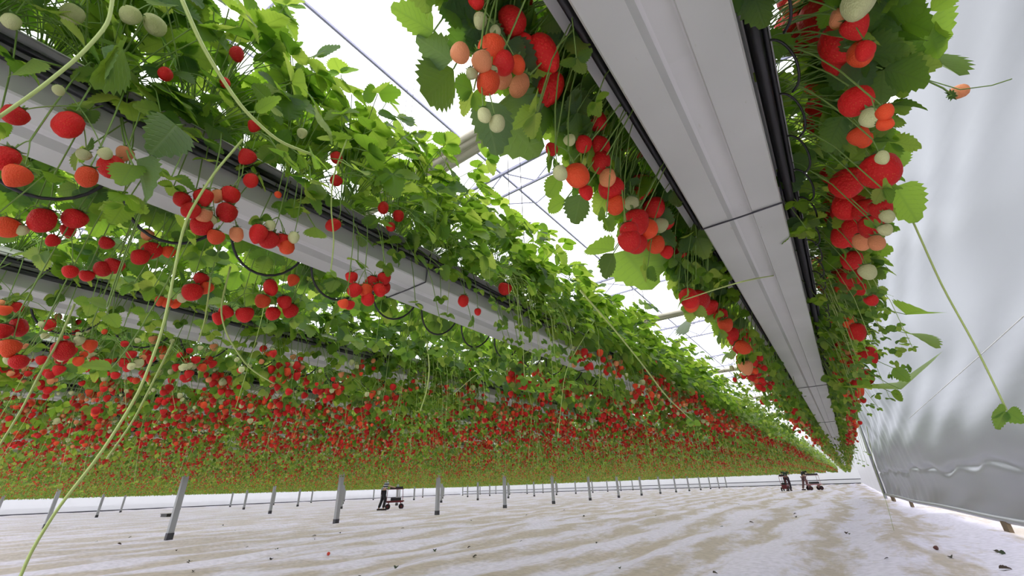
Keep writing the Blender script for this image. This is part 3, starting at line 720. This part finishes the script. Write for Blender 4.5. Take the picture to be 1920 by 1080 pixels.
# a thick cascade of small light leaves hanging down from one stretch of the third gutter
Rc = np.random.default_rng(77)
def cascade(o, n):
    f = MB(); st = MB()
    for _ in range(n):
        y = Rc.normal(0, .13); x = Rc.uniform(.16, .36); z = -Rc.random()**1.3*.62+.06
        trileaf(f, LT_MID, np.array([x, y, z]), Rc.normal(0, .9), Rc.uniform(.3, 1.3), Rc.uniform(.018, .034), Rc, M_LEAF_PALE if Rc.random() < .6 else M_LEAF)
        if Rc.random() < .25: st.tube(bez(np.array([.05, y*.4, .02]), np.array([x+.03, y, .08]), np.array([x, y, z]), 6), .0011, M_RUN, 4, False)
    obj('runner_leaves', f.mesh('runner_leaves', True, True), o); obj('runner', st.mesh('runner'), o)
for o, r, side, y in plants:
    for rr, ss, (px, py), n in ((2, 1, (800, 690), 150), (2, 1, (845, 700), 90), (1, 1, (1000, 560), 60), (1, 1, (870, 480), 50), (0, -1, (1430, 720), 90), (0, -1, (1460, 770), 90), (0, 1, (1640, 700), 60), (0, 1, (1636, 770), 80), (3, 1, (780, 760), 110)):
        if (rr, ss) == (r, side):
            yy = atX(px, py, rowx(rr)+ss*.25)[1]
            if abs(y-yy) < .19: cascade(o, n)

# ------------------------------------------------------------------ runners placed by eye, each a part of its plant
def runner(pts, r, side, X, rad=.0022, leaf=0, mat=None, Xs=None):
    W = [atX(px, py, (Xs[i] if Xs else X)) for i, (px, py) in enumerate(pts)]
    # smooth
    t = np.linspace(0, len(W)-1, (len(W)-1)*5+1); W = np.array(W); k = np.arange(len(W))
    P = np.column_stack([np.interp(t, k, W[:, c]) for c in range(3)])
    for _ in range(3): P[1:-1] = .25*P[:-2]+.5*P[1:-1]+.25*P[2:]
    pl = nearest_plant(r, side, P[0]); inv = pl.matrix_world.inverted(); Q = np.array([inv @ Vector(q) for q in P])
    m = MB(); m.tube(Q, rad, mat or M_RUN, 6, True, .75); ro = tag(obj('runner', m.mesh('runner'), pl), 'pale green runner')
    if leaf:
        R = np.random.default_rng(len(pts)*13+int(pts[0][0])); f = MB()
        trileaf(f, LT_HI, Q[-1], R.uniform(0, 6), R.uniform(.2, .8), leaf, R, M_LEAF_PALE, .2)
        lo = obj('young_leaf', f.mesh('young_leaf', True, True), pl); lo.parent = ro
runner([(212,-10),(204,45),(150,105),(70,170),(-10,225)], 1, 1, -.80, .0030)
runner([(335,-15),(380,90),(450,200),(520,265),(585,290)], 1, 1, -.82, .0042, .05)
runner([(455,262),(400,325),(345,415),(325,520),(305,620),(262,735),(190,850),(110,950),(60,1030),(30,1100)], 1, 1, -.93, .0026)
runner([(650,262),(624,330),(620,390),(627,450),(620,510)], 1, 1, -.98, .0026, .02)
runner([(432,500),(412,580),(425,630),(465,690),(515,720)], 1, -1, -1.42, .0030)
runner([(395,520),(385,600),(372,640)], 1, -1, -1.42, .0026)
runner([(1535,514),(1480,513),(1410,522),(1340,543),(1280,563)], 0, 1, .1, .0026, Xs=[.19, .06, -.06, -.18, -.27])
runner([(1675,340),(1712,415),(1765,535),(1830,650),(1888,770)], 0, 1, .42, .0034, .062)
runner([(1625,800),(1640,880),(1662,940),(1680,1010),(1697,1078)], 0, 1, .34, .0032, .02)
runner([(1088,545),(1150,615),(1210,690),(1250,745),(1300,790)], 0, -1, -.42, .0028, .03)
runner([(745,215),(800,330),(800,330)], 1, 1, -1.0, .0015)
runner([(800,640),(806,690),(800,735),(788,770)], 1, 1, -1.1, .0026)
runner([(140,570),(110,640),(75,700),(40,770),(-10,850)], 1, -1, -1.45, .0026)
runner([(325,640),(290,710),(250,790),(200,860)], 1, -1, -1.48, .0030)
runner([(1115,600),(1060,690),(1052,760),(1046,820)], 1, 1, -.95, .0020)
runner([(1415,620),(1440,720),(1470,790),(1500,850)], 0, -1, -.35, .0020)
runner([(1400,600),(1420,700),(1450,800)], 0, -1, -.40, .0018)
runner([(850,740),(905,690),(910,760)], 1, 1, -1.0, .0012)

# big single leaves that stand out against the sky, parts of their plants
def hand_leaf(px, py, dx, dy, size, r, side, X, mat=M_LEAF, facing=None, fold=.38):
    p = atX(px, py, X); q = atX(px+dx, py+dy, X+(.04 if side > 0 else -.04)); d = q-p; L = np.linalg.norm(d)
    n = np.array(CAM)-p; n = -n/np.linalg.norm(n)*.8+np.array([0, 0, .7])+np.random.default_rng(int(px+py)).normal(0, .25, 3); L *= (.72 if r == 1 else 1); pl = nearest_plant(r, side, p); inv = pl.matrix_world.inverted(); R3 = np.array(inv.to_3x3())
    f = MB(); place_leaflet(f, LT_HI, np.array(inv @ Vector(p)), R3@(d/L), R3@n, L, mat, fold, .12, size)
    base = np.array(inv @ Vector(p)); f.tube(bez(np.array([.03, base[1]*.3, .03]), np.array([base[0]*.7, base[1]*.7, base[2]+.08]), base, 7), .0018, M_STEM, 5, False)
    obj('leaf', f.mesh('leaf', True, True), pl)
for a in [(812,60,-75,-50,.85,0,-1,-.40), (845,115,-60,-45,.9,0,-1,-.40, M_LEAF_SHADE), (850,130,-60,60,1.0,0,-1,-.42, M_LEAF_SHADE), (930,200,70,80,.85,0,-1,-.36, M_LEAF_SHADE), (870,30,-40,-30,1.0,0,-1,-.4), (905,190,30,95,.9,0,-1,-.36, M_LEAF_SHADE),
          (1090,365,-14,55,1.1,0,-1,-.34, M_LEAF_SHADE), (1050,330,-25,40,.9,0,-1,-.36), (1060,375,-35,20,1.0,0,-1,-.38), (1150,470,-55,-10,.8,0,-1,-.38), (1150,475,-20,48,.8,0,-1,-.38, M_LEAF_SHADE), (1170,470,45,55,.75,0,-1,-.36),
          (1700,105,115,15,.8,0,1,.42), (1745,20,60,-40,.9,0,1,.40), (1690,70,90,-30,.9,0,1,.40), (1740,40,10,60,.8,0,1,.40), (1672,320,25,-45,1.2,0,1,.36), (1680,350,35,60,.8,0,1,.38), (1700,590,45,-18,.75,0,1,.40), (1700,625,60,12,.4,0,1,.40),
          (1690,730,-20,-30,1,0,1,.34), (1675,690,30,25,.9,0,1,.34), (1670,735,25,15,.9,0,1,.34), (1310,585,-30,30,.95,0,-1,-.34, M_LEAF_SHADE),
          (330,235,-60,70,.9,1,1,-.95, M_LEAF_SHADE), (255,300,50,110,1.0,1,1,-.98, M_LEAF_SHADE), (250,310,-35,45,.9,1,1,-.98), (230,90,-60,100,.9,1,1,-.92, M_LEAF_SHADE), (190,90,30,90,.8,1,1,-.9, M_LEAF_SHADE), (480,210,60,-40,.5,1,1,-.85), (60,110,-40,60,.8,1,1,-.95),
          (210,690,-75,-10,.75,1,-1,-1.42), (590,340,15,55,.7,1,1,-1.0), (200,575,-45,-20,.8,1,-1,-1.4), (200,590,30,30,.9,1,-1,-1.4), (825,500,25,35,1,1,1,-1.02), (590,425,8,35,1.1,1,1,-1.0)]:
    hand_leaf(*a)

# ------------------------------------------------------------------ all farther plants: one body nobody could count
def far_mass():
    R = np.random.default_rng(3); m = MB()
    # plant positions with level of detail
    pos = []
    for r in range(NROWS):
        x = rowx(r)
        for side in (1, -1):
            ys = np.arange(-1.2, 69.8, .22)+(.11 if side < 0 else 0); ys = ys+R.normal(0, .02, len(ys))
            ys = ys[ys > .08*abs(x)-.6]
            start = lastY.get((r, side), -9)+.11
            ys = ys[ys > start] if (r, side) in lastY else ys
            pos.append(np.column_stack([np.full(len(ys), x), ys, np.full(len(ys), side)]))
    P = np.concatenate(pos); D = np.hypot(P[:, 0], P[:, 1])
    def leaves(Q, n, L0, L1, mat, zr=None):
        k = len(Q)*n; B = np.repeat(Q, n, axis=0); u = R.random(k)
        low, sid = u < .32, (u >= .32) & (u < .62)
        rho = np.where(low, R.uniform(.13, .27, k), np.where(sid, R.uniform(.16, .34, k), R.uniform(.02, .30, k)))
        z = np.where(low, R.uniform(-.44, -.08, k), np.where(sid, R.uniform(-.14, .1, k), R.uniform(.06, .48, k)))
        az = np.where(low | sid, R.normal(0, .6, k), R.normal(0, 1.2, k)); L = R.uniform(L0, L1, k)*np.where(low, .7, 1)
        c = np.column_stack([B[:, 0]+B[:, 2]*(.02+rho*np.cos(az)), B[:, 1]+rho*np.sin(az), BAGZ+z])
        tilt = np.where(low, R.uniform(.6, 1.5, k), R.uniform(-.1, 1.1, k))
        az2 = az+R.normal(0, .8, k); o = np.column_stack([B[:, 2]*np.cos(az2), np.sin(az2), np.zeros(k)])
        d = o*np.cos(tilt)[:, None]; d[:, 2] -= np.sin(tilt); s = np.column_stack([-o[:, 1], o[:, 0], R.normal(0, .25, k)])
        nn = np.cross(s, d); L = L[:, None]
        v0 = c-d*L*.5; v1 = c+s*L*.46+nn*L*.1; v2 = c+d*L*.55; v3 = c-s*L*.46+nn*L*.1
        V = np.stack([v0, v1, v2, v3], 1).reshape(-1, 3); q = np.arange(k)[:, None]*4
        m.add(V, None, np.concatenate([q+np.array([0, 1, 2]), q+np.array([0, 2, 3])]), mat=mat)
    def stars(Q, n, L0, L1, mat):       # three-leaflet leaves made of six-sided leaflets
        for _ in range(1): leaves(Q, n*3, L0, L1, mat)
    def berries(Q, n, d0, d1, seg):
        k = len(Q)*n; B = np.repeat(Q, n, axis=0); cx = np.repeat(R.uniform(.17, .24, len(Q)), n); cy = np.repeat(R.uniform(-.1, .1, len(Q)), n); cz = np.repeat(R.uniform(-.34, -.15, len(Q)), n)
        c = np.column_stack([B[:, 0]+B[:, 2]*np.maximum(cx+R.normal(0, .03, k), .15), B[:, 1]+cy+R.normal(0, .05, k), BAGZ+cz+R.normal(0, .045, k)])
        d = R.uniform(d0, d1, k); u = R.random(k)
        prof = [(.0, .45), (.44, .30), (.46, 0), (0, -.62)] if seg > 4 else [(0, .5), (.5, .1), (0, -.6)]
        a = np.linspace(0, 2*math.pi, seg, endpoint=False); T = []
        vs = [(0, 0, prof[0][1])]
        for rr, z in prof[1:-1]: vs += [(rr*math.cos(t), rr*math.sin(t), z) for t in a]
        vs.append((0, 0, prof[-1][1])); nr = len(prof)-2; last = 1+nr*seg
        for i in range(seg):
            j = (i+1) % seg; T.append((0, 1+i, 1+j)); T.append((last, 1+(nr-1)*seg+j, 1+(nr-1)*seg+i))
            for w in range(nr-1): a0 = 1+w*seg; T += [(a0+i, a0+seg+i, a0+seg+j), (a0+i, a0+seg+j, a0+j)]
        tv = np.array(vs); T = np.array(T)
        for lo, hi, mat in ((0, .50, M_RED_F), (.50, .74, M_ORG_F), (.74, 1, M_PALE_F)):
            s = (u >= lo) & (u < hi); cc, dd = c[s], d[s]*(.7 if mat is M_PALE_F else 1)
            V = (cc[:, None, :]+tv[None]*dd[:, None, None]).reshape(-1, 3); ks = len(cc)
            m.add(V, None, (np.arange(ks)[:, None, None]*len(tv)+T[None]).reshape(-1, 3), mat=mat)
    def strands(Q, n, w):               # hanging stalks and runners
        k = len(Q)*n; B = np.repeat(Q, n, axis=0)
        x = B[:, 0]+B[:, 2]*R.uniform(.14, .28, k); y = B[:, 1]+R.uniform(-.12, .12, k); z1 = BAGZ-R.uniform(.2, .62, k)**1.0; o = np.column_stack([R.normal(0, .04, k), R.normal(0, .05, k)])
        V = np.stack([np.column_stack([x-w, y, np.full(k, BAGZ)]), np.column_stack([x+w, y-w, np.full(k, BAGZ)]), np.column_stack([x+o[:, 0]+w, y+o[:, 1]-w, z1]), np.column_stack([x+o[:, 0]-w, y+o[:, 1], z1])], 1).reshape(-1, 3)
        m.add(V, np.arange(k)[:, None]*4+np.array([0, 1, 2, 3]), mat=M_RUN)
    a = P[D < 15]; b = P[(D >= 15) & (D < 34)]; c = P[D >= 34]
    leaves(a, 70, .065, .10, M_LEAF_FAR); berries(a, 26, .028, .044, 6); strands(a, 2, .002)
    leaves(b, 34, .08, .12, M_LEAF_FAR); berries(b, 22, .030, .046, 4); strands(b, 1, .003)
    leaves(c, 14, .12, .18, M_LEAF_FAR); berries(c, 11, .038, .056, 4)
    o = tag(obj('strawberry_plants', m.mesh('strawberry_plants', False)), 'farther strawberry plants with red fruit hanging from all the gutters behind', 'strawberry plants', kind='stuff')
far_mass()

# ------------------------------------------------------------------ people and picking trolleys far down the aisles
def skin_mesh(name, joints, edges, mat, parent, sub=1):
    me = bpy.data.meshes.new(name); me.from_pydata([j[:3] for j in joints], edges, []); me.materials.append(mat)
    o = bpy.data.objects.new(name, me); COL.objects.link(o); o.parent = parent
    md = o.modifiers.new('skin', 'SKIN'); md.use_smooth_shade = True
    for i, j in enumerate(joints): r_ = j[3]; me.skin_vertices[0].data[i].radius = (r_, r_*(j[4] if len(j) > 4 else 1)); 
    me.skin_vertices[0].data[0].use_root = True
    s = o.modifiers.new('sub', 'SUBSURF'); s.levels = sub; s.render_levels = sub
    return o
def person(loc, rz, shirt, trousers, label, lean=.12):
    P = tag(empty('person', loc, rz), label, 'person')
    skin = simple('skin', (.45, .27, .19), .6)
    l = lean
    body = [(0, 0, .95, .12), (0, l*.5, 1.15, .12), (0, l, 1.38, .14, .8), (0, l*1.15, 1.48, .055), (0, l*1.3, 1.60, .085, 1.15), (0, l*1.3, 1.70, .07),
            (.19, l, 1.40, .05), (.24, l+.12, 1.16, .038), (.20, l+.36, 1.10, .03), (.20, l+.43, 1.10, .035), (-.19, l, 1.40, .05), (-.24, l+.12, 1.16, .038), (-.20, l+.36, 1.10, .03), (-.20, l+.43, 1.10, .035),
            (.10, 0, .88, .085), (.13, .10, .50, .055), (.13, .02, .08, .04), (.13, .14, .04, .035), (-.10, 0, .88, .085), (-.12, -.06, .50, .055), (-.12, -.22, .08, .04), (-.12, -.10, .04, .035),
            (.225, l+.45, 1.08, .012), (.18, l+.47, 1.08, .012), (-.225, l+.45, 1.08, .012), (-.18, l+.47, 1.08, .012)]
    E = [(0, 1), (1, 2), (2, 3), (3, 4), (4, 5), (2, 6), (6, 7), (7, 8), (8, 9), (2, 10), (10, 11), (11, 12), (12, 13), (0, 14), (14, 15), (15, 16), (16, 17), (0, 18), (18, 19), (19, 20), (20, 21), (9, 22), (9, 23), (13, 24), (13, 25)]
    skin_mesh('body', body, E, skin, P)
    sj = [(0, 0, .93, .155), (0, l*.5, 1.15, .15), (0, l, 1.38, .165, .85), (.19, l, 1.40, .068), (.235, l+.10, 1.20, .058), (-.19, l, 1.40, .068), (-.235, l+.10, 1.20, .058)]
    skin_mesh('shirt', sj, [(0, 1), (1, 2), (2, 3), (3, 4), (2, 5), (5, 6)], shirt, P)
    tj = [(0, 0, .95, .14), (.10, 0, .86, .11), (.13, .10, .50, .082), (.13, .03, .10, .075), (-.10, 0, .86, .11), (-.12, -.06, .50, .082), (-.12, -.20, .10, .075)]
    skin_mesh('trousers', tj, [(0, 1), (1, 2), (2, 3), (0, 4), (4, 5), (5, 6)], trousers, P)
    h = MB(); h.lathe([(.0, 1.79), (.07, 1.775), (.10, 1.72), (.105, 1.67), (.18, 1.655), (.18, 1.648), (.09, 1.655)], simple('hat', (.25, .17, .13), .8), c=(0, l*1.3, 0)); obj('hat', h.mesh('hat'), P)
    sh = MB()
    for x, y in ((.13, .08), (-.12, -.16)): sh.box((x, y, .04), (.09, .26, .08), M_TYRE)
    obj('shoes', sh.mesh('shoes', False), P)
    return P
def striped():
    m, nt, out = new_mat('striped shirt'); L = nt.links.new; tc = N(nt, 'ShaderNodeTexCoord'); s = N(nt, 'ShaderNodeSeparateXYZ'); L(tc.outputs['Object'], s.inputs[0])
    k = N(nt, 'ShaderNodeMath', operation='MULTIPLY', i_1=9.0); L(s.outputs[2], k.inputs[0]); f = N(nt, 'ShaderNodeMath', operation='FRACT'); L(k.outputs[0], f.inputs[0])
    r = ramp(nt, [(0, (.03, .04, .05)), (.6, (.55, .58, .6))], 'CONSTANT'); L(f.outputs[0], r.inputs[0]); p = N(nt, 'ShaderNodeBsdfPrincipled'); L(r.outputs[0], p.inputs[0]); L(p.outputs[0], out.inputs[0]); return m
def trolley(loc, rz, label, frame):
    T = tag(empty('picking_trolley', loc, rz), label, 'trolley', 'picking trolleys')
    m = MB(); m.box((0, 0, .40), (.42, 1.0, .05), frame); m.box((0, 0, .36), (.30, .9, .05), frame); m.box((0, -.32, .26), (.36, .05, .2), frame); m.box((0, .32, .26), (.36, .05, .2), frame)
    obj('deck', m.mesh('deck', False), T)
    m = MB()
    for x in (-.18, .18):
        m.tube([(x, -.45, .42), (x, -.42, 1.0)], .014, frame); m.tube([(x, .42, .42), (x, .40, 1.0)], .014, frame)
    m.box((0, .0, 1.0), (.40, .9, .03), frame); obj('shelf_frame', m.mesh('shelf_frame', False), T)
    m = MB(); m.box((0, .05, .50), (.36, .56, .14), M_BLACK); obj('crate', m.mesh('crate', False), T)
    m = MB(); m.box((0, .05, 1.07), (.36, .7, .11), M_BLACK); obj('crate', m.mesh('crate2', False), T)
    m = MB(); m.lathe([(.05, -.03), (.12, -.03), (.14, -.015), (.14, .015), (.12, .03), (.05, .03)], M_TYRE, seg=16, axis='x'); m.lathe([(.0, -.02), (.06, -.02), (.06, .02), (0, .02)], M_DKRED, seg=10, axis='x'); W = m.mesh('wheel')
    for x in (-.22, .22):
        for y in (-.36, .36): obj('wheel', W, T, (x, y, .14))
    return T
# aisle directions: turn each to stand across the view as in the photograph
px, py = 718, 957; q = atZ(px, py, .0); person((q[0]-.05, q[1]+.0, 0), math.radians(-38), striped(), simple('black cloth', (.01, .01, .013), .8), 'person in striped shirt and black trousers standing beside a red picking trolley')
q = atZ(739, 955, 0); trolley((q[0], q[1], 0), math.radians(-40), 'dark red picking trolley beside the person in the striped shirt', M_DKRED)
pinkf = simple('faded pink paint', (.42, .22, .24), .5)
q = atZ(1475, 921, 0); trolley((q[0], q[1], 0), math.radians(-5), 'dark picking trolley under the rows, left one of the two farthest trolleys', M_DKRED)
q = atZ(1529, 919, 0); trolley((q[0], q[1], 0), math.radians(-62), 'pinkish picking trolley, right one of the two farthest trolleys', pinkf)
q = atZ(1478, 921, 0); person((q[0], q[1]+.9, 0), 0, simple('dark green shirt', (.02, .05, .03), .8), simple('dark trousers', (.03, .02, .03), .8), 'person in dark green shirt behind the farther left trolley')
q = atZ(1513, 919, 0); person((q[0], q[1]+.1, 0), math.radians(-60), simple('black shirt', (.015, .02, .02), .8), simple('brown trousers', (.18, .10, .10), .8), 'person in black shirt and brown trousers beside the farther right trolley')

# flat black box by the left curtain
q = atZ(316, 969, .0); m = MB(); m.box((0, 0, .07), (.9, .5, .13), M_BLACK); m.box((0, 0, .15), (.96, .56, .03), M_BLACK)
tag(obj('black_box', m.mesh('black_box', False), loc=(q[0], q[1], 0)), 'flat black box lying on the ground behind the nearest post', 'box')

# ------------------------------------------------------------------ litter on the ground cloth
def litter():
    R = np.random.default_rng(5); protos = []
    for k in range(4):
        m = MB(); place_leaflet(m, LT_MID, np.array([0, -.04, .012]), np.array([0, 1., .1]), np.array([.1, 0, 1.]), .10, simple('dry leaf', ((.035, .03, .02), (.06, .05, .035), (.03, .045, .02), (.05, .03, .02))[k], .9), .5, .3, .8)
        protos.append(m.mesh('fallen_leaf', True, True))
    spots = [(246,1003),(243,1006),(183,1010),(224,1017),(128,1045),(352,1052),(358,1047),(331,1030),(362,1075),(418,984),(442,992),(228,1081),(637,996),(590,1002),(518,1033),(592,1006),(753,998),(755,992),(743,1056),(675,1070),(891,1043),(880,1021),(815,1029),(883,977),(977,1009),(1119,1009),(1163,1065),(1150,946),(1058,957),(987,965),(1180,932),(1340,942),(1385,943),(1327,950),(1352,981),(1408,978),(1490,959),(1492,966),(1590,993),(1585,992),(1780,1037),(1865,1028),(1876,1031),(1880,1060),(1661,1042),(1339,1069),(1095,967),(1230,968),(510,1041),(465,1018)]
    for i, (px, py) in enumerate(spots):
        q = atZ(px, py, .02); o = obj('fallen_leaf', protos[i % 4], None, (q[0], q[1], float(fbm(q[0], q[1])*.9-.012))); o.rotation_euler = (R.normal(0, .2), R.normal(0, .2), R.uniform(0, 6.28)); s = R.uniform(.45, .9); o.scale = (s, s, s)
        tag(o, 'small dark dried leaf lying on the white ground cloth', 'dried leaf', 'dried leaves on the ground cloth')
    for px, py, col, nm in ((1758, 1026, (.10, .03, .025), 'dark brown rotten strawberry lying on the cloth before the curtain pipe'), (616, 1038, (.55, .05, .03), 'fallen red strawberry on the ground cloth in front of the posts')):
        q = atZ(px, py, .02); m = MB(); m.lathe(np.array(berry_prof(0))*.05, simple('fallen fruit', col, .5), seg=12); o = obj('fallen_strawberry', m.mesh('fallen_strawberry'), None, (q[0], q[1], float(fbm(q[0], q[1])*.9)+.012)); o.rotation_euler = (1.5, .2, 1)
        tag(o, nm, 'strawberry')
litter()
